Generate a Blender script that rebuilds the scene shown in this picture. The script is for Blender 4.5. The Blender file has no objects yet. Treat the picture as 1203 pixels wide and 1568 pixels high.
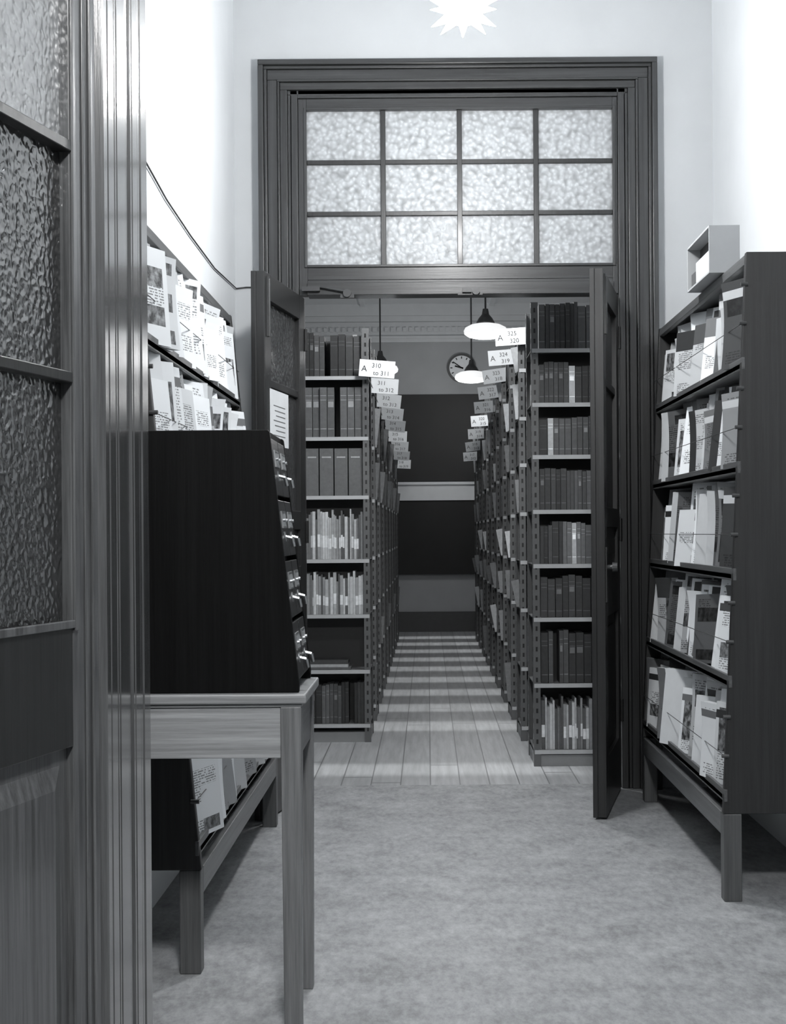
import bpy, math, random
from mathutils import Vector, Matrix
R = random.Random(5)
S = bpy.context.scene
COL = S.collection
def tone(v): return (v*0.97, v*1.0, v*1.025, 1.0)

# ------------------------------------------------------------------ materials
def newmat(name):
    m = bpy.data.materials.new(name); m.use_nodes = True
    nt = m.node_tree; nt.nodes.clear()
    out = nt.nodes.new('ShaderNodeOutputMaterial')
    return m, nt, out
def N(nt, t, **k):
    n = nt.nodes.new(t)
    for a, b in k.items(): setattr(n, a, b)
    return n
def coords(nt, scale=(1,1,1)):
    tc = N(nt,'ShaderNodeTexCoord'); mp = N(nt,'ShaderNodeMapping')
    mp.inputs['Scale'].default_value = scale
    nt.links.new(tc.outputs['Object'], mp.inputs['Vector'])
    return mp.outputs['Vector']
def noise(nt, vec, scale, detail=4, rough=.6):
    n = N(nt,'ShaderNodeTexNoise'); n.inputs['Scale'].default_value = scale
    n.inputs['Detail'].default_value = detail; n.inputs['Roughness'].default_value = rough
    nt.links.new(vec, n.inputs['Vector']); return n.outputs['Fac']
def ramp(nt, fac, v0, v1, p0=.3, p1=.7):
    r = N(nt,'ShaderNodeValToRGB'); e = r.color_ramp.elements
    e[0].position = p0; e[0].color = tone(v0); e[1].position = p1; e[1].color = tone(v1)
    nt.links.new(fac, r.inputs['Fac']); return r.outputs['Color']
def bump(nt, h, strength, dist=.01):
    b = N(nt,'ShaderNodeBump'); b.inputs['Strength'].default_value = strength
    b.inputs['Distance'].default_value = dist
    nt.links.new(h, b.inputs['Height']); return b.outputs['Normal']
def principled(nt, out, rough, spec=.5, metal=0):
    p = N(nt,'ShaderNodeBsdfPrincipled'); p.inputs['Roughness'].default_value = rough
    p.inputs['Specular IOR Level'].default_value = spec; p.inputs['Metallic'].default_value = metal
    nt.links.new(p.outputs[0], out.inputs['Surface']); return p
def M2(nt, op, a, b=None):
    n = N(nt,'ShaderNodeMath', operation=op)
    for k,x in enumerate((a,b)):
        if x is None: continue
        if isinstance(x,(int,float)): n.inputs[k].default_value=x
        else: nt.links.new(x, n.inputs[k])
    return n.outputs[0]
def wood(name, v, rough=.35, axis='z', var=.35, spec=.5, coat=0):
    m, nt, out = newmat(name)
    sc = {'z':(30,30,.8),'x':(.8,30,30),'y':(30,.8,30)}[axis]
    f = noise(nt, coords(nt, sc), 2.2, 7, .72)
    p = principled(nt, out, rough, spec)
    p.inputs['Coat Weight'].default_value = coat; p.inputs['Coat Roughness'].default_value = .12
    nt.links.new(ramp(nt, f, v*(1-var), v*(1+var), .36, .66), p.inputs['Base Color'])
    nt.links.new(bump(nt, f, .15, .004), p.inputs['Normal'])
    return m
def plain(name, v, rough=.5, var=.08, scale=8, metal=0, spec=.5, bmp=.0):
    m, nt, out = newmat(name)
    f = noise(nt, coords(nt), scale, 5)
    p = principled(nt, out, rough, spec, metal)
    nt.links.new(ramp(nt, f, v*(1-var), v*(1+var)), p.inputs['Base Color'])
    if bmp: nt.links.new(bump(nt, f, bmp, .01), p.inputs['Normal'])
    return m
def attrmat(name, rough=.6, scale=40, var=.2, spec=.3):
    m, nt, out = newmat(name)
    a = N(nt,'ShaderNodeAttribute'); a.attribute_name = 'Col'
    f = noise(nt, coords(nt), scale, 4)
    mr = N(nt,'ShaderNodeMapRange'); mr.inputs['To Min'].default_value = 1-var; mr.inputs['To Max'].default_value = 1+var
    nt.links.new(f, mr.inputs['Value'])
    mx = N(nt,'ShaderNodeVectorMath', operation='SCALE')
    nt.links.new(a.outputs['Color'], mx.inputs[0]); nt.links.new(mr.outputs[0], mx.inputs['Scale'])
    p = principled(nt, out, rough, spec)
    nt.links.new(mx.outputs[0], p.inputs['Base Color'])
    return m
def covermat(name):
    m, nt, out = newmat(name)
    a = N(nt,'ShaderNodeAttribute'); a.attribute_name = 'Col'
    uv = N(nt,'ShaderNodeUVMap'); sep = N(nt,'ShaderNodeSeparateXYZ'); nt.links.new(uv.outputs[0], sep.inputs[0])
    u, v = sep.outputs['X'], sep.outputs['Y']
    cx = M2(nt,'FLOOR',M2(nt,'MULTIPLY',u,2.0)); cy = M2(nt,'FLOOR',M2(nt,'MULTIPLY',v,5.0))
    cv = N(nt,'ShaderNodeCombineXYZ'); nt.links.new(cx,cv.inputs[0]); nt.links.new(cy,cv.inputs[1])
    wn = N(nt,'ShaderNodeTexWhiteNoise', noise_dimensions='2D'); nt.links.new(cv.outputs[0], wn.inputs['Vector'])
    lv = M2(nt,'MULTIPLY',v,34.0); lf = M2(nt,'FRACT',lv); li = M2(nt,'FLOOR',lv)
    tv = N(nt,'ShaderNodeCombineXYZ'); nt.links.new(M2(nt,'MULTIPLY',u,22.0),tv.inputs[0]); nt.links.new(M2(nt,'MULTIPLY',li,5.3),tv.inputs[1])
    wd = M2(nt,'GREATER_THAN', noise(nt, tv.outputs[0], 1.0, 1), .46)
    txt = M2(nt,'MULTIPLY', M2(nt,'MULTIPLY', M2(nt,'LESS_THAN',lf,.5), wd), M2(nt,'LESS_THAN', wn.outputs['Value'], .30))
    pic = M2(nt,'MULTIPLY', M2(nt,'GREATER_THAN', wn.outputs['Value'], .80), noise(nt, uv.outputs[0], 9, 5))
    fu = M2(nt,'FRACT',u); fv = M2(nt,'FRACT',v)
    mg = M2(nt,'MULTIPLY', M2(nt,'MULTIPLY',M2(nt,'GREATER_THAN',fu,.09),M2(nt,'LESS_THAN',fu,.91)), M2(nt,'MULTIPLY',M2(nt,'GREATER_THAN',fv,.05),M2(nt,'LESS_THAN',fv,.93)))
    dark = M2(nt,'MULTIPLY', M2(nt,'MAXIMUM', M2(nt,'MULTIPLY',txt,.7), M2(nt,'MINIMUM',M2(nt,'MULTIPLY',pic,1.6),.95)), mg)
    fac = M2(nt,'SUBTRACT',1.0,dark)
    mx = N(nt,'ShaderNodeVectorMath', operation='SCALE')
    nt.links.new(a.outputs['Color'], mx.inputs[0]); nt.links.new(fac, mx.inputs['Scale'])
    p = principled(nt, out, .4, .35); nt.links.new(mx.outputs[0], p.inputs['Base Color'])
    return m
def pebble(name, v, transl=.5, gloss=.15, scale=38, strength=.8, rough=.12, dist=.01, contrast=.75):
    m, nt, out = newmat(name)
    vec = coords(nt)
    dn = N(nt,'ShaderNodeTexNoise'); dn.inputs['Scale'].default_value = 30
    nt.links.new(vec, dn.inputs['Vector'])
    mixv = N(nt,'ShaderNodeMix', data_type='VECTOR'); mixv.inputs[0].default_value = .02
    nt.links.new(vec, mixv.inputs[4]); nt.links.new(dn.outputs['Color'], mixv.inputs[5])
    vo = N(nt,'ShaderNodeTexVoronoi', feature='SMOOTH_F1'); vo.inputs['Scale'].default_value = scale
    nt.links.new(mixv.outputs[1], vo.inputs['Vector'])
    nrm = bump(nt, vo.outputs['Distance'], strength, dist)
    col = ramp(nt, vo.outputs['Distance'], v*1.08, v*contrast, .1, .75)
    d = N(nt,'ShaderNodeBsdfDiffuse'); t = N(nt,'ShaderNodeBsdfTranslucent'); g = N(nt,'ShaderNodeBsdfGlossy')
    g.inputs['Roughness'].default_value = rough
    for b in (d,t):
        nt.links.new(col, b.inputs['Color']); nt.links.new(nrm, b.inputs['Normal'])
    nt.links.new(nrm, g.inputs['Normal'])
    m1 = N(nt,'ShaderNodeMixShader'); m1.inputs[0].default_value = transl
    nt.links.new(d.outputs[0], m1.inputs[1]); nt.links.new(t.outputs[0], m1.inputs[2])
    m2 = N(nt,'ShaderNodeMixShader'); m2.inputs[0].default_value = gloss
    nt.links.new(m1.outputs[0], m2.inputs[1]); nt.links.new(g.outputs[0], m2.inputs[2])
    nt.links.new(m2.outputs[0], out.inputs['Surface'])
    return m
def glow(name, v, strength):
    m, nt, out = newmat(name)
    p = principled(nt, out, .3); p.inputs['Base Color'].default_value = tone(v)
    p.inputs['Emission Color'].default_value = (1,1,1,1); p.inputs['Emission Strength'].default_value = strength
    return m

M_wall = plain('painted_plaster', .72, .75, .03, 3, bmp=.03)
M_walld = plain('painted_plaster_dimmed', .55, .75, .03, 3, bmp=.03)  # same plaster as the side walls, dimmer lighting put into the colour
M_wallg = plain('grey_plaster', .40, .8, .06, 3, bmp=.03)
M_ceil = plain('ceiling_plaster', .78, .8, .04, 2)
M_casing = wood('casing_varnished_wood', .032, .34, 'z', .45, coat=.2)
M_casingx = wood('casing_varnished_wood_head', .032, .34, 'x', .45, coat=.2)
M_jamb = wood('polished_jamb_wood', .085, .2, 'z', .35, coat=.8)
M_leaf = wood('varnished_door_wood', .085, .28, 'z', .5, coat=.5)
M_leafdark = wood('dark_door_wood', .015, .38, 'z', .4, coat=.1)
M_tablex = wood('oak_apron_wood', .28, .4, 'x', .32)
M_tablez = wood('oak_leg_wood', .15, .4, 'z', .32)
M_tabley = wood('oak_rail_wood', .13, .4, 'y', .25)
M_rack = wood('rack_stained_wood', .018, .45, 'z', .4)
M_rackleg = wood('rack_leg_wood', .08, .42, 'z', .3)
M_racky = wood('rack_shelf_wood', .09, .4, 'y', .3)
M_rackback = wood('rack_back_wood', .07, .5, 'y', .2)
M_cab = wood('ebonised_cabinet_wood', .005, .42, 'z', .3, spec=.12)
M_drawer = wood('dark_drawer_wood', .02, .3, 'y', .3)
M_brass = plain('aged_metal', .40, .38, .1, 20, metal=1)
M_steel = plain('dark_steel', .05, .4, .1, 20, spec=.5)
M_cable = plain('cable_rubber', .03, .5)
M_paper = attrmat('printed_paper', .55, 30, .06, .3)
M_cover = covermat('magazine_cover')
M_book = attrmat('book_cloth', .55, 50, .3, .3)
M_metal = attrmat('enamelled_shelving', .45, 20, .1, .4)
M_glassT = pebble('pebbled_transom_glass', .72, .5, .03, 58, .4, .35, .007, .55)
M_glassD = pebble('pebbled_door_glass', .08, .3, .25, 55, .6, .2, .008)
M_glassL = pebble('pebbled_glass_shaded', .04, .2, .26, 85, .45, .18, .008, .5)  # lower panes: dark room behind the glass put into its colour
M_glassU = pebble('pebbled_glass_lit', .50, .3, .2, 85, .4, .2, .008)  # upper panes: same glass, lit white wall beyond put into its colour
M_black = plain('blackboard_slate', .010, .6, .2, 5)
M_white = plain('white_enamel', .75, .4, .03)
M_corn = plain('cornice_plaster', .62, .6, .03)
M_card = plain('box_card', .42, .7, .05)
M_star = glow('lit_opal_glass', .9, 6)
M_shade = glow('opal_pendant_glass', .85, .8)

def floor_lino():
    m, nt, out = newmat('marbled_linoleum')
    vec = coords(nt)
    a = noise(nt, vec, 5, 8, .75)
    rot = N(nt,'ShaderNodeMapping'); rot.inputs['Rotation'].default_value=(0,0,.7); rot.inputs['Scale'].default_value=(1,.4,1)
    nt.links.new(vec, rot.inputs['Vector'])
    b = noise(nt, rot.outputs[0], 40, 7, .75)
    mm = N(nt,'ShaderNodeMath', operation='MULTIPLY_ADD'); mm.inputs[1].default_value = .5
    nt.links.new(b, mm.inputs[0])
    m2 = N(nt,'ShaderNodeMath', operation='MULTIPLY'); m2.inputs[1].default_value = .5
    nt.links.new(a, m2.inputs[0]); nt.links.new(m2.outputs[0], mm.inputs[2])
    p = principled(nt, out, .5, .35)
    nt.links.new(ramp(nt, mm.outputs[0], .19, .42, .38, .62), p.inputs['Base Color'])
    nt.links.new(bump(nt, b, .08, .004), p.inputs['Normal'])
    return m
def floor_boards():
    m, nt, out = newmat('pine_floorboards')
    tc = N(nt,'ShaderNodeTexCoord')
    sep = N(nt,'ShaderNodeSeparateXYZ'); nt.links.new(tc.outputs['Object'], sep.inputs[0])
    mul = N(nt,'ShaderNodeMath', operation='MULTIPLY'); mul.inputs[1].default_value = 1/.135
    nt.links.new(sep.outputs['X'], mul.inputs[0])
    fr = N(nt,'ShaderNodeMath', operation='FRACT'); nt.links.new(mul.outputs[0], fr.inputs[0])
    fl = N(nt,'ShaderNodeMath', operation='FLOOR'); nt.links.new(mul.outputs[0], fl.inputs[0])
    wn = N(nt,'ShaderNodeTexWhiteNoise', noise_dimensions='1D'); nt.links.new(fl.outputs[0], wn.inputs['W'])
    lt = N(nt,'ShaderNodeMath', operation='LESS_THAN'); lt.inputs[1].default_value = .04
    nt.links.new(fr.outputs[0], lt.inputs[0])
    ya = N(nt,'ShaderNodeMath', operation='MULTIPLY_ADD'); ya.inputs[1].default_value = 3.7
    nt.links.new(wn.outputs['Value'], ya.inputs[0]); nt.links.new(sep.outputs['Y'], ya.inputs[2])
    yd = N(nt,'ShaderNodeMath', operation='MULTIPLY'); yd.inputs[1].default_value = .42
    nt.links.new(ya.outputs[0], yd.inputs[0])
    yf = N(nt,'ShaderNodeMath', operation='FRACT'); nt.links.new(yd.outputs[0], yf.inputs[0])
    yl = N(nt,'ShaderNodeMath', operation='LESS_THAN'); yl.inputs[1].default_value = .006
    nt.links.new(yf.outputs[0], yl.inputs[0])
    mxx = N(nt,'ShaderNodeMath', operation='MAXIMUM'); nt.links.new(lt.outputs[0], mxx.inputs[0]); nt.links.new(yl.outputs[0], mxx.inputs[1])
    f = noise(nt, coords(nt,(18,1,18)), 2, 5)
    c = ramp(nt, f, .30, .46)
    sc = N(nt,'ShaderNodeMapRange'); sc.inputs['To Min'].default_value = .88; sc.inputs['To Max'].default_value = 1.08
    nt.links.new(wn.outputs['Value'], sc.inputs['Value'])
    vm = N(nt,'ShaderNodeVectorMath', operation='SCALE'); nt.links.new(c, vm.inputs[0]); nt.links.new(sc.outputs[0], vm.inputs['Scale'])
    mix = N(nt,'ShaderNodeMix', data_type='RGBA'); mix.inputs[7].default_value = tone(.15)
    nt.links.new(mxx.outputs[0], mix.inputs[0]); nt.links.new(vm.outputs[0], mix.inputs[6])
    p = principled(nt, out, .4, .4); nt.links.new(mix.outputs[2], p.inputs['Base Color'])
    return m
M_lino = floor_lino(); M_boards = floor_boards()

# ------------------------------------------------------------------ mesh builder
class MB:
    def __init__(s): s.v=[]; s.f=[]; s.c=[]; s.m=[]; s.uv={}
    def hexa(s, p, col=.5, mat=0):
        b=len(s.v); s.v += [tuple(q) for q in p]
        for f in ((0,3,2,1),(4,5,6,7),(0,1,5,4),(1,2,6,5),(2,3,7,6),(3,0,4,7)):
            s.f.append(tuple(b+i for i in f)); s.c.append(col); s.m.append(mat)
    def box(s, x0,x1,y0,y1,z0,z1,col=.5,mat=0,M=None):
        if x0>x1: x0,x1=x1,x0
        p=[Vector(q) for q in ((x0,y0,z0),(x1,y0,z0),(x1,y1,z0),(x0,y1,z0),(x0,y0,z1),(x1,y0,z1),(x1,y1,z1),(x0,y1,z1))]
        if M is not None: p=[M@q for q in p]
        s.hexa(p,col,mat)
    def prism(s, pts, axis, a, b, col=.5, mat=0):
        n=len(pts); base=len(s.v)
        def mk(p,t):
            return {'z':(p[0],p[1],t),'y':(p[0],t,p[1]),'x':(t,p[0],p[1])}[axis]
        s.v += [mk(p,a) for p in pts]+[mk(p,b) for p in pts]
        fs=[tuple(base+i for i in range(n)), tuple(base+n+i for i in reversed(range(n)))]
        for i in range(n):
            j=(i+1)%n; fs.append((base+i,base+n+i,base+n+j,base+j))
        for f in fs: s.f.append(f); s.c.append(col); s.m.append(mat)
    def cyl(s, p0, p1, r0, r1=None, n=12, col=.5, mat=0):
        if r1 is None: r1=r0
        p0=Vector(p0); p1=Vector(p1); d=(p1-p0).normalized()
        u=d.orthogonal().normalized(); w=d.cross(u); b=len(s.v)
        for p,r in ((p0,r0),(p1,r1)):
            for i in range(n):
                a=2*math.pi*i/n; s.v.append(tuple(p+u*math.cos(a)*r+w*math.sin(a)*r))
        fs=[tuple(b+i for i in reversed(range(n))), tuple(b+n+i for i in range(n))]
        for i in range(n):
            j=(i+1)%n; fs.append((b+i,b+j,b+n+j,b+n+i))
        for f in fs: s.f.append(f); s.c.append(col); s.m.append(mat)
    def lathe(s, c, prof, n=32, col=.5, mat=0):
        b=len(s.v); k=len(prof)
        for (r,z) in prof:
            for i in range(n):
                a=2*math.pi*i/n
                s.v.append((c[0]+math.cos(a)*r,c[1]+math.sin(a)*r,c[2]+z))
        for q in range(k-1):
            for i in range(n):
                j=(i+1)%n
                s.f.append((b+q*n+i,b+q*n+j,b+(q+1)*n+j,b+(q+1)*n+i)); s.c.append(col); s.m.append(mat)
    def mesh(s, name, mats):
        me=bpy.data.meshes.new(name); me.from_pydata(s.v,[],s.f)
        for m in mats: me.materials.append(m)
        me.polygons.foreach_set('material_index', s.m)
        ca=me.color_attributes.new('Col','FLOAT_COLOR','CORNER')
        d=[]
        for f,c in zip(s.f,s.c):
            t=tone(c) if not isinstance(c,tuple) else c
            d += list(t)*len(f)
        ca.data.foreach_set('color', d)
        if s.uv:
            ul=me.uv_layers.new(name='UVMap'); d=[]
            for i,f in enumerate(s.f):
                q=s.uv.get(i)
                for k in range(len(f)): d += list(q[k]) if q else [0,0]
            ul.data.foreach_set('uv', d)
        import bmesh
        bm=bmesh.new(); bm.from_mesh(me); bmesh.ops.recalc_face_normals(bm, faces=bm.faces[:]); bm.to_mesh(me); bm.free()
        me.update(); return me
    def obj(s, name, mats, parent=None, bevel=0, smooth=False):
        o=bpy.data.objects.new(name, s.mesh(name,mats)); COL.objects.link(o)
        if parent: o.parent=parent
        if smooth:
            for p in o.data.polygons: p.use_smooth=True
        if bevel:
            b=o.modifiers.new('bevel','BEVEL'); b.width=bevel; b.segments=2; b.limit_method='ANGLE'; b.angle_limit=.6
        return o
def empty(name, loc=(0,0,0), rotz=0):
    e=bpy.data.objects.new(name,None); COL.objects.link(e); e.location=loc; e.rotation_euler[2]=rotz
    e.empty_display_size=.1; return e
def simple(name, boxes, mat, bevel=0, parent=None):
    b=MB()
    for q in boxes: b.box(*q)
    return b.obj(name,[mat],parent,bevel)

XL,XR=-.85,1.28
DY0,DY1=6.69,7.0
H=3.75
BX=3.6
FARY=17.3
# ------------------------------------------------------------------ room shell
simple('floor_linoleum',[(-2.2,2.4,-1.6,6.80,-.1,0)],M_lino)
simple('floor',[(-BX-.2,BX+.2,6.80,FARY+.2,-.1,0)],M_boards)
simple('ceiling',[(-2.2,2.4,-1.6,7.0,H,H+.1)],M_ceil)
simple('ceiling_stack_room',[(-BX-.2,BX+.2,7.0,FARY+.2,H,H+.1)]+[(-BX,BX,y,y+.16,H-.09,H) for y in (9.6,12.4,15.2)]+[(x,x+.05,7.0,FARY,H-.03,H) for x in (-.75,.72)],M_ceil)
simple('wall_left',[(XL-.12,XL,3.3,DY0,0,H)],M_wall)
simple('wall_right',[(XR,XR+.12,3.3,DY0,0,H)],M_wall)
OX0,OX1,OZ=-.600,.890,3.11
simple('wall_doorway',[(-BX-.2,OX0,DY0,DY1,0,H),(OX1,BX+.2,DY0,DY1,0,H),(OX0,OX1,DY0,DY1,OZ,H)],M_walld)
simple('wall_partition',[(-2.2,-.93,2.86,3.3,0,H),(1.05,2.4,2.86,3.3,0,H),(-.93,1.05,2.86,3.3,2.7,H)],M_wall)
simple('wall_lobby_left',[(-2.3,-2.2,-1.6,2.86,0,H)],M_wallg)
simple('wall_lobby_right',[(2.4,2.5,-1.6,2.86,0,H)],M_wallg)
simple('wall_lobby_back',[(-2.3,2.5,-1.7,-1.6,0,H)],M_wallg)
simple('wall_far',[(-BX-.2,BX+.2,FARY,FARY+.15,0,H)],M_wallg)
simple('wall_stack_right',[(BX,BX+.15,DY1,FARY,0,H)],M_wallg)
P=.93; FY=8.2
gaps=[(7.05,7.45)]+[(FY+.43+P*i, FY+P*(i+1)-.03) for i in range(9)]
bw=[]; y=DY1
for a,b_ in gaps:
    bw.append((-BX-.15,-BX,y,a,0,H)); y=b_
    bw.append((-BX-.15,-BX,a,b_,0,.9)); bw.append((-BX-.15,-BX,a,b_,3.55,H))
bw.append((-BX-.15,-BX,y,FARY,0,H))
simple('wall_stack_left',bw,M_wallg)
for i,(a,b_) in enumerate(gaps):
    simple('window_%d'%(i+1),[(-BX-.10,-BX-.06,a,a+.03,.9,3.55),(-BX-.10,-BX-.06,b_-.03,b_,.9,3.55),
        (-BX-.10,-BX-.06,a+.03,b_-.03,.9,.95),(-BX-.10,-BX-.06,a+.03,b_-.03,3.5,3.55)],M_white)
simple('trim_cornice',[(-BX,BX,FARY-.16,FARY,3.62,H),(-BX,BX,FARY-.12,FARY,3.56,3.62),(-BX,BX,FARY-.04,FARY,3.33,3.37),(-BX,BX,FARY-.06,FARY,3.37,3.40),
    (-BX,BX,FARY-.03,FARY,3.40,3.56)]+[(-1.6+.07*i,-1.6+.07*i+.04,FARY-.05,FARY,3.45,3.50) for i in range(46)],M_corn)
simple('blackboard',[(-.62,.66,FARY-.03,FARY-.001,1.73,2.73)],M_black,.004)
simple('trim_far_rail',[(-1.4,1.5,FARY-.07,FARY,1.51,1.70),(-1.4,1.5,FARY-.10,FARY,1.69,1.72)],M_white)
simple('trim_dark_panel',[(-1.4,1.5,FARY-.05,FARY-.001,.66,1.51)],M_black)
simple('baseboard_far',[(-BX,BX,FARY-.04,FARY,0,.21),(-BX,BX,FARY-.03,FARY,.21,.23)],M_steel)

# ------------------------------------------------------------------ doorway casing + transom window
def casing():
    b=MB()
    rings=[(.137,.024,6.626),(.113,.014,6.642),(.099,.046,6.655),(.053,.010,6.645),(.043,.033,6.658),(.010,.020,6.668)]
    for off,w,yf in rings:
        for sgn in (-1,1):
            xo = (OX0-off) if sgn<0 else (OX1+off); xi = xo + (w if sgn<0 else -w)
            b.box(min(xo,xi),max(xo,xi),yf,DY0,0,OZ-.01+off-w,mat=0)
        b.box(OX0-off,OX1+off,yf,DY0,OZ-.01+off-w,OZ-.01+off,mat=1)
    b.box(OX0,OX0+.035,6.668,7.0,0,OZ); b.box(OX1-.035,OX1,6.668,7.0,0,OZ); b.box(OX0+.035,OX1-.035,6.668,7.0,OZ-.035,OZ,mat=1)
    return b.obj('trim_door_casing',[M_casing,M_casingx],bevel=.003)
casing()
def transom():
    e=empty('window_transom')
    x0,x1,z0,z1=OX0+.036,OX1-.036,2.20,OZ-.036
    gx0,gx1,gz0,gz1=-.527,.832,2.335,3.022
    b=MB(); yf,yb=6.675,6.725
    b.box(x0,gx0,yf,yb,z0,z1); b.box(gx1,x1,yf,yb,z0,z1)
    b.box(gx0,gx1,yf,yb,gz1,z1,mat=1); b.box(gx0,gx1,yf,yb,2.268,gz0,mat=1)
    b.box(gx0,gx1,yf-.012,yb+.05,2.20,2.255,mat=1); b.box(gx0,gx1,yf,yb,2.255,2.268,mat=1)
    b.box(gx0-.012,gx0,yf-.008,yf,gz0-.012,gz1+.012); b.box(gx1,gx1+.012,yf-.008,yf,gz0-.012,gz1+.012)
    b.box(gx0,gx1,yf-.008,yf,gz1,gz1+.012,mat=1); b.box(gx0,gx1,yf-.008,yf,gz0-.012,gz0,mat=1)
    cw=(gx1-gx0)/4; rh=(gz1-gz0)/3
    for i in range(1,4): b.box(gx0+cw*i-.011,gx0+cw*i+.011,yf+.004,yb,gz0,gz1,mat=2)
    for j in range(1,3): b.box(gx0,gx1,yf+.008,yb-.002,gz0+rh*j-.010,gz0+rh*j+.010,mat=2)
    b.obj('sash',[M_casing,M_casingx,M_leafdark],e,.002)
    g=MB(); g.box(gx0,gx1,6.698,6.704,gz0,gz1); g.obj('glass',[M_glassT],e)
    h=MB()
    h.box(-.60+.05,-.47,6.640,6.663,2.215,2.235); h.cyl((-.47,6.650,2.235),(-.35,6.650,2.212),.006)
    h.cyl((-.35,6.640,2.205),(-.35,6.663,2.205),.018); h.box(-.38,-.32,6.652,6.663,2.185,2.200)
    h.box(.16,.20,6.640,6.663,2.205,2.225); h.cyl((.22,6.635,2.21),(.22,6.663,2.21),.017); h.box(.14,.25,6.655,6.663,2.195,2.203)
    h.obj('catches',[M_steel],e)
transom()

# ------------------------------------------------------------------ double door leaves to the stack room
def inner_leaf(name, hx, hy, nx, ny, paper=False):
    a=math.atan2(ny-hy,nx-hx); L=math.hypot(nx-hx,ny-hy)
    e=empty(name,(hx,hy,0),a)
    b=MB(); t0,t1=-.048,0; z0,z1=.008,2.185
    sw=.10
    b.box(0,sw,t0,t1,z0,z1); b.box(L-sw,L,t0,t1,z0,z1)
    for q in ((z0,.24),(.80,1.0),(1.16,1.24),(2.08,z1)): b.box(sw,L-sw,t0,t1,q[0],q[1])
    for q in ((.24,.80),(1.0,1.16)):
        b.box(sw,L-sw,t0+.015,t1-.015,*q)
        b.box(sw+.06,L-sw-.06,t0+.008,t1-.008,q[0]+.05,q[1]-.05)
    b.box(sw,L-sw,t0+.008,t1-.008,1.735,1.765)
    for zz in (.3,1.1,1.95): b.cyl((-.0,t1+.004,zz),(-.0,t1+.004,zz+.1),.008)
    b.box(L-.006,L+.006,t0-.006,t0+.014,z0,z1)
    b.obj('leaf_frame',[M_leafdark],e,.002)
    g=MB(); g.box(sw,L-sw,-.027,-.021,1.24,1.735); g.box(sw,L-sw,-.027,-.021,1.765,2.08); g.obj('glazing',[M_glassD],e)
    k=MB(); k.box(L-.075,L-.03,t1,t1+.004,.86,1.08); k.cyl((L-.052,t1+.004,1.0),(L-.052,t1+.03,1.0),.010); k.cyl((L-.052,t1+.025,1.0),(L-.052,t1+.045,1.0),.020,.017)
    k.cyl((L-.05,t1+.006,1.93),(L-.05,t1+.006,2.16),.006); k.box(L-.062,L-.038,t1,t1+.006,1.93,2.17)
    k.obj('lock_and_bolt',[M_steel],e)
    if paper:
        p=MB(); p.box(.34,.655,t1+.002,t1+.004,1.50,1.725,.75)
        for i in range(7): p.box(.40,.60-.02*(i%3),t1+.004,t1+.0045,1.66-.02*i,1.664-.02*i,.15)
        p.obj('pinned_notice',[M_paper],e)
    return e
inner_leaf('door_1',-.540,6.66,-.640,5.945,True)
inner_leaf('door_2',.850,6.66,.700,5.945)

# ------------------------------------------------------------------ near jamb + glazed lobby door
def jamb():
    pts=[(-.93,2.84),(-.640,2.84),(-.640,2.858),(-.615,2.862)]
    y=2.862; st=[.03,.012,.05,.010,.010,.012,.075,.014,.03,.012,.012,.012,.05,.012,.02,.01,.03]
    dep=[0,.010,0,.008,0,.010,0,.012,.004,.012,0,.010,0,.008,.002,.009,0]
    for s,d in zip(st,dep):
        pts.append((-.612-d,y+.001)); y+=s; pts.append((-.612-d,y))
    pts += [(-.612,3.299),(-.93,3.299)]
    b=MB(); b.prism(pts,'z',0,2.7)
    b.obj('door_jamb',[M_jamb],None)
    c=MB(); c.prism([(1.05,2.84),(.98,2.84),(.97,3.299),(1.05,3.299)],'z',0,2.7); c.obj('door_jamb',[M_jamb],None,.004)
jamb()
simple('trim_header',[(-.61,.97,2.84,3.299,2.64,2.7)],M_jamb,.004)
def lobby_door():
    a=math.radians(-102.3)
    e=empty('glazed_door',(-.622,2.838,0),a)
    b=MB(); t0,t1=-.045,0; L=.86; H1=2.62
    b.box(0.002,.112,t0,t1,.01,H1); b.box(L-.11,L,t0,t1,.01,H1)
    for q in ((.01,.20),(.76,.985),(2.5,H1)): b.box(.112,L-.11,t0,t1,*q,mat=1 if q[0]==.76 else 0)
    b.box(.112,L-.11,t0+.014,t1-.014,.20,.76)
    x0,x1,z0,z1=.14,L-.14,.23,.73; i=.04; yb,yf=t1-.014,t1-.004
    b.hexa([(x0,yb,z0),(x1,yb,z0),(x1,yb,z1),(x0,yb,z1),(x0+i,yf,z0+i),(x1-i,yf,z0+i),(x1-i,yf,z1-i),(x0+i,yf,z1-i)])
    for zz in (1.43,1.85,2.27): b.box(.112,L-.11,t0+.004,t1+.004,zz-.010,zz+.010,mat=1)
    b.box(.098,.112,t1,t1+.006,.97,2.51); b.box(.112,L-.11,t1,t1+.006,.975,.99)
    b.box(.03,.036,t1,t1+.006,.02,2.6); b.box(.06,.064,t1,t1+.004,.02,2.6)
    b.obj('leaf_frame',[M_leaf,M_leafdark],e,.002)
    g=MB(); g.box(.112,L-.11,-.026,-.020,.985,1.84); g.obj('glass_shaded',[M_glassL],e)
    g=MB(); g.box(.112,L-.11,-.026,-.020,1.86,2.5); g.obj('glass_lit',[M_glassU],e)
lobby_door()

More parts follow.
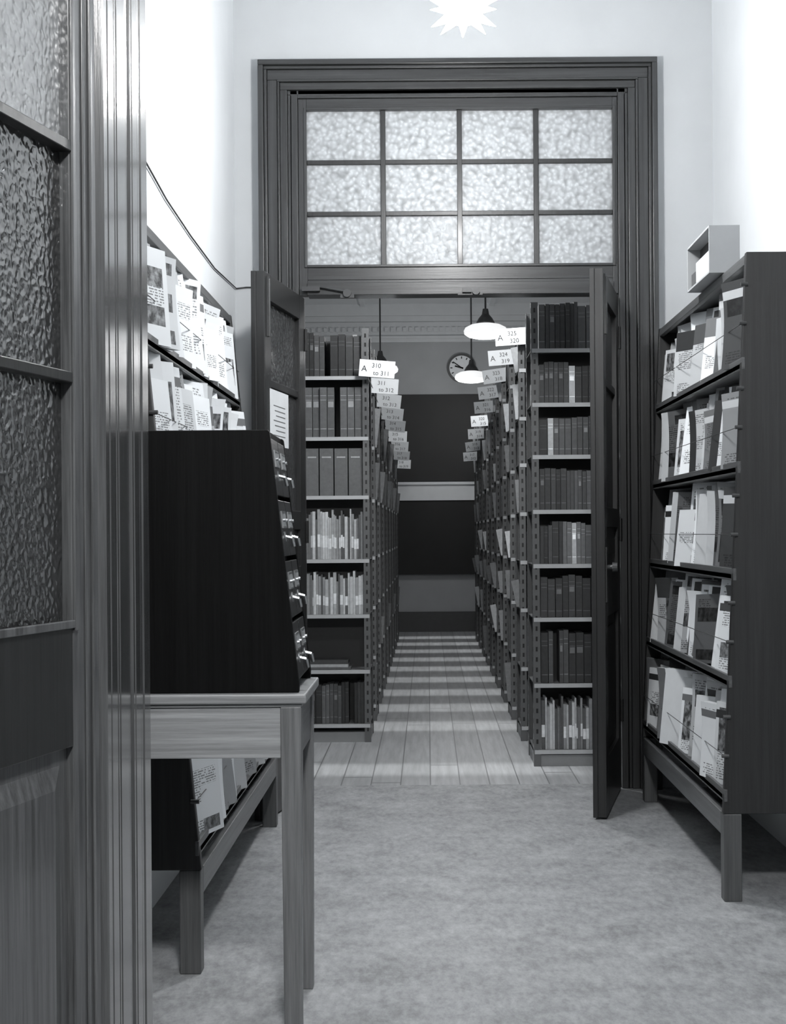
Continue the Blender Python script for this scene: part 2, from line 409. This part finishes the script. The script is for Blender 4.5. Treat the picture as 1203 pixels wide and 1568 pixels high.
# ------------------------------------------------------------------ table
def table():
    e=empty('side_table')
    X0,X1,Y0,Y1=-.838,-.292,3.43,3.81
    b=MB(); b.box(X0,X1+.012,Y0-.01,Y1+.01,.755,.778); b.box(X0,X1+.002,Y0-.002,Y1,.747,.755)
    b.obj('top',[M_tablex],e,.004)
    b=MB(); b.box(X0+.048,X1-.048,Y0+.004,Y0+.024,.63,.747); b.box(X0+.048,X1-.048,Y1-.024,Y1-.004,.63,.747)
    b.obj('apron_front',[M_tablex],e,.002)
    b=MB(); b.box(X1-.026,X1-.006,Y0+.048,Y1-.048,.63,.747); b.box(X0+.006,X0+.026,Y0+.048,Y1-.048,.63,.747)
    b.obj('apron_side',[M_tabley],e,.002)
    for k,(x,y) in enumerate(((X0,Y0),(X1-.048,Y0),(X0,Y1-.048),(X1-.048,Y1-.048))):
        b=MB(); c=.004
        b.hexa([(x+c,y+c,0),(x+.048-c,y+c,0),(x+.048-c,y+.048-c,0),(x+c,y+.048-c,0),(x,y,.747),(x+.048,y,.747),(x+.048,y+.048,.747),(x,y+.048,.747)])
        b.obj('leg_%d'%(k+1),[M_tablez],e,.002)
table()
# ------------------------------------------------------------------ card catalogue cabinet
def cabinet():
    e=empty('card_catalogue_cabinet')
    zb,zt=.779,1.382; Y0,Y1=3.445,3.80
    prof=[(-.832,zb),(-.298,zb),(-.298,zb+.02),(-.362,zt-.004),(-.366,zt),(-.79,zt)]
    b=MB(); b.prism(prof,'y',Y0,Y0+.018); b.prism(prof,'y',Y1-.018,Y1)
    inner=[(-.82,zb),(-.322,zb),(-.322,zb+.02),(-.385,zt-.02),(-.79,zt-.02)]
    b.prism(inner,'y',Y0+.018,Y1-.018)
    b.box(-.79,-.368,Y0+.018,Y1-.018,zt-.02,zt)
    b.obj('carcass',[M_cab],e,.002)
    A=Vector((-.302,0,zb+.02)); B=Vector((-.364,0,zt-.012)); d=(B-A); Ls=d.length; d.normalize(); n=Vector((d.z,0,-d.x))
    fr=MB(); pl=MB()
    def T(y,s,o): p=A+d*s+n*o; return (p.x,y,p.z)
    def sb(m,y0,y1,s0,s1,o0,o1,col=.5):
        m.hexa([T(y0,s0,o0),T(y1,s0,o0),T(y1,s1,o0),T(y0,s1,o0),T(y0,s0,o1),T(y1,s0,o1),T(y1,s1,o1),T(y0,s1,o1)],col)
    rows=4; ya,yb=Y0+.02,Y1-.02; w=(yb-ya)/2; hh=Ls/rows
    card=MB()
    for r in range(rows):
        for c in range(2):
            y0=ya+c*w+.004; y1=ya+(c+1)*w-.004; s0=r*hh+.006; s1=(r+1)*hh-.006
            sb(fr,y0,y1,s0,s1,-.012,.002)
            ym=(y0+y1)/2
            sb(pl,ym-.04,ym+.04,s0+.066,s0+.070,.002,.005); sb(pl,ym-.04,ym+.04,s0+.102,s0+.106,.002,.005)
            sb(pl,ym-.044,ym-.040,s0+.066,s0+.106,.002,.005); sb(pl,ym+.04,ym+.044,s0+.066,s0+.106,.002,.005)
            sb(card,ym-.04,ym+.04,s0+.070,s0+.102,.002,.004,.3)
            p0=Vector(T(ym,s0+.046,.002)); p1=Vector(T(ym,s0+.040,.018)); p2=Vector(T(ym,s0+.020,.020))
            pl.cyl(p0,p1,.004,n=8); pl.cyl(p1,p2,.005,.004,n=8); pl.cyl(Vector(T(ym,s0+.046,.001)),Vector(T(ym,s0+.046,.004)),.012,n=12)
            for q in (-.028,.028): pl.cyl(T(ym+q,s0+.084,.004),T(ym+q,s0+.084,.010),.004,n=8)
    fr.obj('drawer_fronts',[M_drawer],e,.0015); pl.obj('label_holders_and_pulls',[M_brass],e); card.obj('drawer_labels',[M_paper],e)
cabinet()

# ------------------------------------------------------------------ magazine racks
TZ=[.33,.68,1.01,1.34,1.66]
def sheet(b, x0, yc, z0, s, w, h, t, lean, roll, curl, yaw, pal):
    nu,nv=4,10
    cr,sr=math.cos(roll),math.sin(roll)
    def P(u,v,o):
        yy=(u-.5)*w; hh=v*h
        y2=yy*cr-hh*sr; h2=yy*sr+hh*cr+abs(sr)*w*.5
        out=-math.sin(lean)*h2+curl*v*v*v*.10+o+yaw*(u-.5)*w
        return (x0+s*out, yc+y2, z0+math.cos(lean)*h2-abs(curl)*v*v*.01)
    base=len(b.v)
    for o in (t,0):
        for j in range(nv+1):
            for i in range(nu+1): b.v.append(P(i/nu,j/nv,o))
    K=(nu+1)*(nv+1)
    bg,ink,style=pal
    ku,kv=R.randint(0,400),R.randint(0,400)
    def U(i,j):
        u=i/nu*.998+.001; u=u if s<0 else 1-u
        return (ku+u, kv+j/nv*.998+.001)
    for j in range(nv):
        for i in range(nu):
            c=bg; mt=1
            if style==1 and j==nv-2: c=ink; mt=0
            elif style==2 and j>=nv-3: c=ink; mt=0
            elif style==3 and (i==(nu-1 if s<0 else 0)) : c=ink; mt=0
            elif style==4: mt=0
            q=base+j*(nu+1)+i
            b.uv[len(b.f)]=(U(i,j),U(i+1,j),U(i+1,j+1),U(i,j+1))
            b.f.append((q,q+1,q+nu+2,q+nu+1)); b.c.append(c); b.m.append(mt)
            b.f.append((q+K,q+K+nu+1,q+K+nu+2,q+K+1)); b.c.append(bg); b.m.append(0)
    edge=.5
    for i in range(nu):
        for j in (0,nv):
            q=base+j*(nu+1)+i; b.f.append((q,q+K,q+K+1,q+1)); b.c.append(edge); b.m.append(0)
    for j in range(nv):
        for i in (0,nu):
            q=base+j*(nu+1)+i; b.f.append((q,q+nu+1,q+K+nu+1,q+K)); b.c.append(edge); b.m.append(0)
def rack(name, s, xtop, xbot, wall, Y0, Y1, pal):
    e=empty(name)
    def Xf(z): return xbot+(xtop-xbot)*(z-.33)/1.67
    wl = wall + s*.006
    pr=[(Xf(.27),.27),(Xf(2.0),2.0),(wl,2.0),(wl,.27)]
    b=MB()
    for y in (Y0,Y1-.028): b.prism(pr,'y',y,y+.028)
    b.obj('end_panels',[M_rack],e,.003)
    l=MB(); lw=.055
    for y in (Y0,Y1-lw):
        x=Xf(.3)
        l.box(x,x-s*lw,y,y+lw,0,.27)
        l.box(wl,wl+s*lw,y,y+lw,0,.27)
    l.obj('legs',[M_rackleg],e,.003)
    r=MB(); x=Xf(.3)
    r.box(x,x-s*.022,Y0+lw,Y1-lw,.20,.27); r.box(wl,wl+s*.022,Y0+lw,Y1-lw,.20,.27)
    r.obj('bottom_rails',[M_tabley],e,.002)
    sh=MB(); back=MB(); rod=MB(); mg=MB()
    dep=min(.115, abs(wl-Xf(2.0))*.9)
    for k,z in enumerate(TZ):
        xf=Xf(z); xb=xf-s*dep
        sh.box(xf,xb,Y0+.028,Y1-.028,z-.018,z)
        sh.box(xf,xf-s*.010,Y0-.002,Y1+.002,z-.022,z+.016)
        zt=min(z+.33,1.99); x2=Xf(zt)-s*dep
        back.hexa([(xb,Y0+.028,z-.018),(xb-s*.01,Y0+.028,z-.018),(xb-s*.01,Y1-.028,z-.018),(xb,Y1-.028,z-.018),
                   (x2,Y0+.028,zt),(x2-s*.01,Y0+.028,zt),(x2-s*.01,Y1-.028,zt),(x2,Y1-.028,zt)])
        dz=.12
        rod.cyl((Xf(z+dz)+s*.004,Y0-.012,z+dz),(Xf(z+dz)+s*.004,Y1+.008,z+dz),.0013,n=8)
        for dz in (.12,.24):
            rod.cyl((Xf(z+dz)-s*.008,Y0-.006,z+dz),(Xf(z+dz)+s*.014,Y0-.006,z+dz),.006,n=8)
        last=None
        for layer in (1,0):
            y=Y0+.10
            while y<Y1-.10:
                w=R.uniform(.17,.24); h=R.uniform(.26,.315) if layer else R.uniform(.21,.29); t=R.choice([.003,.006,.010,.016,.026])
                bg=R.choice(pal)
                while last is not None and abs(bg-last)<.06: bg=R.choice(pal)
                last=bg
                ink=R.choice([.02,.03,.06,.15])
                if bg<.35: ink=.5
                yw=R.uniform(.20,.45)
                y_c=min(max(y,Y0+.032+w/2),Y1-.032-w/2)
                off=dep*(.66 if layer else .40)
                sheet(mg, xf-s*(off+.004), y_c, z+.001, s, w, h, t, R.uniform(.10,.15) if layer else R.uniform(.06,.12), R.uniform(-.06,.06), R.choice([0,0,0,0,.15,.25]), yw,(bg,ink,R.randint(0,6)))
                y+=R.uniform(.06,.12) if layer else R.uniform(.11,.30)
    sh.box(Xf(2.0),Xf(2.0)-s*.02,Y0+.028,Y1-.028,1.965,1.995)
    sh.box(Xf(2.0)-s*.02,wl,Y0+.028,Y1-.028,1.98,1.995)
    sh.obj('shelf_trays',[M_racky],e,.002); back.obj('back_boards',[M_rackback],e); rod.obj('retaining_rods',[M_steel],e); mg.obj('magazines',[M_paper,M_cover],e)
rack('magazine_rack',-1,.985,.905,XR,4.62,6.38,[.74,.66,.50,.34,.24,.44,.78,.16,.05,.10,.62,.82])
rack('magazine_rack', 1,-.765,-.600,XL,3.90,5.90,[.86,.78,.68,.85,.7,.45,.79,.3])
def archive_box():
    x0,x1,y0,y1,z0,z1=.942,1.045,5.0,5.42,2.001,2.160
    e=empty('archive_box')
    b=MB(); t=.007
    b.box(x0,x1,y0,y0+t,z0,z1); b.box(x0,x1,y1-t,y1,z0,z1); b.box(x0,x1,y0+t,y1-t,z0,z0+t); b.box(x0,x1,y0+t,y1-t,z1-t,z1)
    b.box(x1-t,x1,y0+t,y1-t,z0+t,z1-t,mat=1); b.box(x1-t-.05,x1-t-.04,y0+t,y1-t,z0+t,z1-t,mat=1)  # dark back and inner sheet: shade inside the open box put into colour
    b.obj('shell',[M_card,M_rack],e,.001)
    c=MB(); c.box(x0+.010,x0+.04,y0+.05,y0+.30,z0+t+.001,z0+.085,.6); c.box(x0+.012,x1-.06,y0+.32,y0+.40,z0+t+.001,z0+.06,.1)
    c.obj('papers',[M_paper],e)
archive_box()
# ------------------------------------------------------------------ wall cable
def cable():
    cu=bpy.data.curves.new('wall_cable','CURVE'); cu.dimensions='3D'; cu.bevel_depth=.003; cu.bevel_resolution=2
    pts=[(-.844,3.36,2.56),(-.844,4.10,2.31),(-.844,4.9,2.235),(-.844,5.4,2.215),(-.844,6.0,2.205),(-.844,6.683,2.235),(-.80,6.684,2.24),(-.745,6.684,2.24)]
    sp=cu.splines.new('POLY'); sp.points.add(len(pts)-1)
    for q,p in zip(sp.points,pts): q.co=(*p,1)
    o=bpy.data.objects.new('wall_cable',cu); COL.objects.link(o); cu.materials.append(M_cable)
cable()

# ------------------------------------------------------------------ book stacks
SHR=[.08,.403,.724,.985,1.249,1.516,1.77,2.034]
SHL=[.10,.395,.698,1.0,1.347,1.668,2.0]
def stack_frame(shelves, L, top=2.26):
    b=MB(); D=.40
    n=max(1,round(L/.9)); pc=.10
    for k in range(n+1):
        x=min(k*L/n, L-.034)
        for yy in (0,D-.003):
            b.box(x,x+.034,yy,yy+.003,0,top,pc)
        for yy in (.003,D-.037): b.box(x,x+.003,yy,yy+.034,0,top,pc)
        if k==0:
            z=.06
            while z<top-.03:
                b.box(x+.012,x+.022,-.0008,0,z,z+.022,.01)
                b.box(x-.0008,x,.014,.024,z,z+.022,.01); b.box(x-.0008,x,D-.027,D-.017,z,z+.022,.01)
                z+=.05
    for z in shelves:
        b.box(.004,L-.004,.004,D-.004,z-.004,z,.14)
        b.box(.004,L-.004,-.002,.004,z-.020,z,.42); b.box(.004,L-.004,D-.004,D,z-.020,z,.3)
    b.box(.004,L,.01,D-.01,0,.055,.22)
    b.box(.036,L-.036,D/2-.002,D/2+.002,.1,top-.05,.02)
    return b
def fill(b, x0, x1, z, hmax, style, yf=.012, yd=.17, rnd=R):
    x=x0
    if style=='flat':
        zz=z+.0005
        for k in range(3):
            h=rnd.uniform(.01,.02); xa=x0+rnd.uniform(.01,.1)
            b.box(xa,xa+.30,yf,yf+.16,zz,zz+h,rnd.choice([.05,.1,.35])); zz+=h+.0005
        xx=x0+.45
        while xx<x1-.05:
            w=rnd.uniform(.02,.04); b.box(xx,xx+w*.94,yf,yf+.15,z+.0005,z+hmax*rnd.uniform(.7,.9),.06); xx+=w
        return
    run=0
    while x<x1:
        if style=='dark':
            if run<=0: run=rnd.randint(1,5); rw=rnd.uniform(.018,.042); rh=rnd.uniform(.82,.96); rc=rnd.choice([.03,.045,.06,.10,.04,.05,.08,.14])
            run-=1; w=rw*rnd.uniform(.85,1.15); h=hmax*(rh+rnd.uniform(-.02,.02)); c=rc*rnd.uniform(.7,1.3)
        elif style=='series': w=.040; h=hmax*.95; c=.11*rnd.uniform(.85,1.15)
        elif style=='folio': w=rnd.uniform(.075,.085); h=hmax*.94; c=.11
        elif style=='pamph': w=rnd.uniform(.006,.018); h=hmax*rnd.uniform(.7,.93); c=rnd.choice([.4,.5,.3,.25,.55,.15,.1])
        elif style=='mixed': w=rnd.uniform(.010,.05); h=hmax*rnd.uniform(.6,.98); c=rnd.choice([.03,.05,.1,.15,.25,.04,.06,.03])
        if rnd.random()<.03 and style in('dark','mixed'): c=.5
        if rnd.random()<.02: x+=.03
        if x+w>x1: break
        dpt=yd*rnd.uniform(.85,1); j=rnd.uniform(0,.014)
        ya,yb=yf+j,yf+dpt
        b.box(x,x+w*.92,ya,yb,z+.0005,z+h,c)
        if style in('dark','series') and w>.02:
            for q in ((.16,.175),(.74,.75),(.83,.84)): b.box(x+.002,x+w*.92-.002,ya-.0006,ya,z+h*q[0],z+h*q[1],c*2.6+.03)
            if rnd.random()<.2: b.box(x+.004,x+w*.92-.004,ya-.001,ya,z+h*.60,z+h*.72,c*2.5+.05)
        if style=='folio': b.box(x+.012,x+w*.92-.012,ya-.0006,ya,z+h*.8,z+h*.83,.35)
        if style=='pamph' and rnd.random()<.5: b.box(x,x+w*.92,ya-.0006,ya,z+h*.25,z+h*.5,.75)
        if style=='mixed' and rnd.random()<.3: b.box(x+.001,x+w*.9,ya-.0006,ya,z+h*.1,z+h*.3,.4)
        x+=w
def books(shelves, L, styles, top=2.26, seed=1, two=True, slips=.35):
    r=random.Random(seed); b=MB()
    zs=list(shelves)+[top+.01]
    n=max(1,round(L/.9))
    for i,z in enumerate(shelves):
        hm=zs[i+1]-z-.045 if i+1<len(shelves) else zs[i+1]-z
        for k in range(n):
            a=k*L/n+.040; c=(k+1)*L/n-.006
            fill(b,a,c,z,hm,styles[i],.012,.17,r)
            if two: fill(b,a,c,z,hm*.97,'mixed',.215,.17,r)
        if r.random()<.6:
            hh=hm*r.uniform(.5,.95); y0=r.uniform(.04,.2); tl=r.uniform(-.05,.05)
            M=Matrix.Translation((.012,y0,z+.001))@Matrix.Rotation(tl,4,'Y')
            b.box(.0,.012,0,.14,.0,hh,r.choice([.35,.2,.1,.5,.06]),M=M)
        if r.random()<slips:
            hh=min(.25,hm*r.uniform(.6,.9)); y0=r.uniform(.05,.3); tl=r.uniform(-.2,-.06)
            M=Matrix.Translation((.018,y0,z+.002))@Matrix.Rotation(tl,4,'Y')@Matrix.Rotation(r.uniform(-.2,.2),4,'Z')
            b.box(-.025,.018,0,.003,.0,hh,r.choice([.5,.3,.2,.6]),M=M)
    return b
def place(mesh, name, parent, sx=1):
    o=bpy.data.objects.new(name,mesh); COL.objects.link(o); o.parent=parent; o.scale=(sx,1,1); return o
LX,RX=-.318,.50
LW=2.1
stl=[['dark','flat','pamph','pamph','folio','series','dark'],['mixed','dark','mixed','dark','mixed','dark','mixed'],['dark','mixed','dark','pamph','mixed','mixed','dark']]
str_=[['pamph','dark','dark','dark','dark','dark','dark','dark'],['mixed','mixed','dark','mixed','dark','mixed','dark','mixed'],['dark','pamph','mixed','dark','mixed','dark','mixed','dark'],['dark','mixed','dark','dark','mixed','dark','mixed','mixed'],['mixed','dark','mixed','mixed','dark','dark','dark','mixed']]
fmL=stack_frame(SHL,LW,2.26).mesh('stack_frame_l',[M_metal]); fmR=stack_frame(SHR,LW,2.26).mesh('stack_frame_r',[M_metal])
bmL=[books(SHL,LW,stl[i],2.26,10+i,slips=.0 if i==0 else .12).mesh('books_l%d'%i,[M_book]) for i in range(3)]
bmR=[books(SHR,LW,str_[i],2.26,20+i,slips=.0 if i==0 else .35).mesh('books_r%d'%i,[M_book]) for i in range(5)]
def sign(parent, xc, z, side, txt, rot):
    M=Matrix.Translation((xc,-.03,z))@Matrix.Rotation(rot,4,'Y')
    b=MB(); b.box(-.097,.097,-.0025,.0,-.046,.046,.85,M=M)
    b.box(.02 if side>0 else -.06,.06 if side>0 else -.02,0,.03,-.004,.004,.1,M=M)
    b.obj('subject_sign',[M_paper],parent)
    for k,(t,sz,dx,dz) in enumerate(((txt[0],.046,-.085,-.018),(txt[1],.034,-.03,.006),(txt[2],.034,-.02,-.034))):
        cu=bpy.data.curves.new('lettering','FONT'); cu.body=t; cu.size=sz; cu.extrude=.0002; cu.materials.append(M_steel)
        o=bpy.data.objects.new('lettering',cu); COL.objects.link(o); o.parent=parent
        o.matrix_local=M@Matrix.Translation((dx,-.0032,dz))@Matrix.Rotation(math.pi/2,4,'X')
for i in range(9):
    y=FY+P*i
    e=empty('bookcase',(LX,y,0)); place(fmL,'shelving_frame',e,-1); place(bmL[0 if i==0 else 1+i%2],'books',e,-1)
    zs=2.035-.0028*i*i
    sign(e,.048,zs,-1,('A',str(310+i),'to %d'%(311+i)),math.radians(4+R.uniform(-2,3)))
for i in range(-1,9):
    y=FY+P*i if i>=0 else 7.31
    x=RX if i>=0 else .508
    e=empty('bookcase',(x,y,0)); place(fmR,'shelving_frame',e); place(bmR[0 if i<0 else 1+(i*3)%4],'books',e)
    if i>=0: sign(e,-.03,2.205-.0045*i*i if i<8 else 1.93,1,('A',str(325-i),str(320-i)),math.radians(-6+R.uniform(-3,3)))
# ------------------------------------------------------------------ clock
def clock():
    e=empty('wall_clock',(.40,FARY-.001,3.03))
    b=MB(); b.cyl((0,-.05,0),(0,0,0),.165,n=40); b.obj('case',[M_steel],e)
    b=MB(); b.cyl((0,-.054,0),(0,-.0505,0),.14,n=40,col=.8)
    for k in range(12):
        a=math.pi*k/6; M=Matrix.Rotation(a,4,'Y'); b.box(-.006,.006,-.056,-.0545,.105,.13,.03,M=M)
    for a,l,w in ((math.radians(285),.08,.009),(math.radians(305),.12,.006)):
        b.box(-w,w,-.059,-.0565,-.02,l,.02,M=Matrix.Rotation(a,4,'Y'))
    b.obj('dial',[M_paper],e)
clock()
# ------------------------------------------------------------------ pendants in the stack room
def pendant(x,y,z,power):
    e=empty('pendant_lamp',(x,y,z))
    b=MB(); b.cyl((0,0,.16),(0,0,H-z-.02),.008,n=8); b.lathe((0,0,0),[(0.001,.17),(.022,.165),(.03,.12),(.055,.09),(.075,.055),(.075,.045),(.001,.045)],24)
    b.cyl((0,0,H-z-.04),(0,0,H-z),.06,.05,n=20)
    b.obj('stem_and_gallery',[M_steel],e,smooth=False)
    b=MB(); b.lathe((0,0,0),[(.07,.045),(.12,.035),(.165,.012),(.178,-.015),(.172,-.04),(.14,-.062),(.08,-.075),(.001,-.08)],36)
    b.obj('opal_shade',[M_shade],e,smooth=True)
    l=bpy.data.lights.new('bulb','POINT'); l.energy=power; l.shadow_soft_size=.12
    o=bpy.data.objects.new('bulb',l); COL.objects.link(o); o.parent=e; o.location=(0,0,-.22)
for (x,y) in ((.48,12.2),(.47,15.8)): pendant(x,y,2.79,20)
pendant(-.46,14.9,2.78,9)
pendant(.12,7.6,2.98,84)
# ------------------------------------------------------------------ star-shaped ceiling lamp of the magazine room
def starlamp():
    zc=2.935
    e=empty('star_pendant_lamp',(.135,5.15,zc))
    b=MB()
    b.lathe((0,0,0),[(.001,-.055),(.03,-.047),(.048,-.028),(.056,0),(.048,.028),(.03,.047),(.001,.055)],20)
    for el,n,off in ((-28,8,.0),(8,8,.5),(42,6,.2)):
        for k in range(n):
            a=2*math.pi*(k+off)/n; c,s_=math.cos(math.radians(el)),math.sin(math.radians(el))
            d=Vector((math.cos(a)*c,math.sin(a)*c,s_)); b.cyl(d*.035,d*.125,.024,.001,n=5)
    b.obj('star_glass',[M_star],e)
    b=MB(); b.cyl((0,0,.05),(0,0,H-zc-.02),.01); b.cyl((0,0,H-zc-.04),(0,0,H-zc),.06,.05,n=20); b.obj('stem',[M_steel],e)
    l=bpy.data.lights.new('bulb','POINT'); l.energy=80; l.shadow_soft_size=.09
    o=bpy.data.objects.new('bulb',l); COL.objects.link(o); o.parent=e; o.location=(0,0,-.20)
starlamp()
def lobby():
    e=empty('added_fill_lamp',(.1,.6,3.0))  # unseen lamp, added to light jamb, door and table from behind the camera
    b=MB(); b.lathe((0,0,0),[(.001,.22),(.16,.20),(.2,.1),(.2,.09)],36); b.cyl((0,0,.22),(0,0,.73),.012); b.cyl((0,0,.72),(0,0,.75),.06); b.obj('fill_reflector',[M_white],e)
    l=bpy.data.lights.new('bulb','AREA'); l.energy=115; l.shape='DISK'; l.size=.36
    o=bpy.data.objects.new('bulb',l); COL.objects.link(o); o.parent=e; o.location=(0,0,.05); o.rotation_euler=(math.radians(35),0,0)
lobby()
sl=bpy.data.lights.new('sun','SUN'); sl.energy=2.7; sl.angle=math.radians(1.8)
so=bpy.data.objects.new('sun',sl); COL.objects.link(so); so.location=(-8,11,8)
so.rotation_euler=Vector((math.cos(math.radians(38)),0.0,-math.sin(math.radians(38)))).to_track_quat('-Z','Y').to_euler()
w=bpy.data.worlds.new('overcast'); S.world=w; w.use_nodes=True
w.node_tree.nodes['Background'].inputs[0].default_value=(.97,.99,1,1); w.node_tree.nodes['Background'].inputs[1].default_value=.8
# ------------------------------------------------------------------ camera
cd=bpy.data.cameras.new('camera'); cam=bpy.data.objects.new('camera',cd); COL.objects.link(cam)
cam.location=(0,0,1.144)
cam.rotation_mode='QUATERNION'
cam.rotation_quaternion=(Matrix.Rotation(math.radians(90),4,'X')@Matrix.Rotation(math.radians(-.42),4,'Z')).to_quaternion()
cd.sensor_fit='AUTO'; cd.sensor_width=36; cd.lens=52.8
cd.shift_x=-.0341; cd.shift_y=.0198; cd.clip_start=.05
S.camera=cam
S.view_settings.view_transform='Standard'
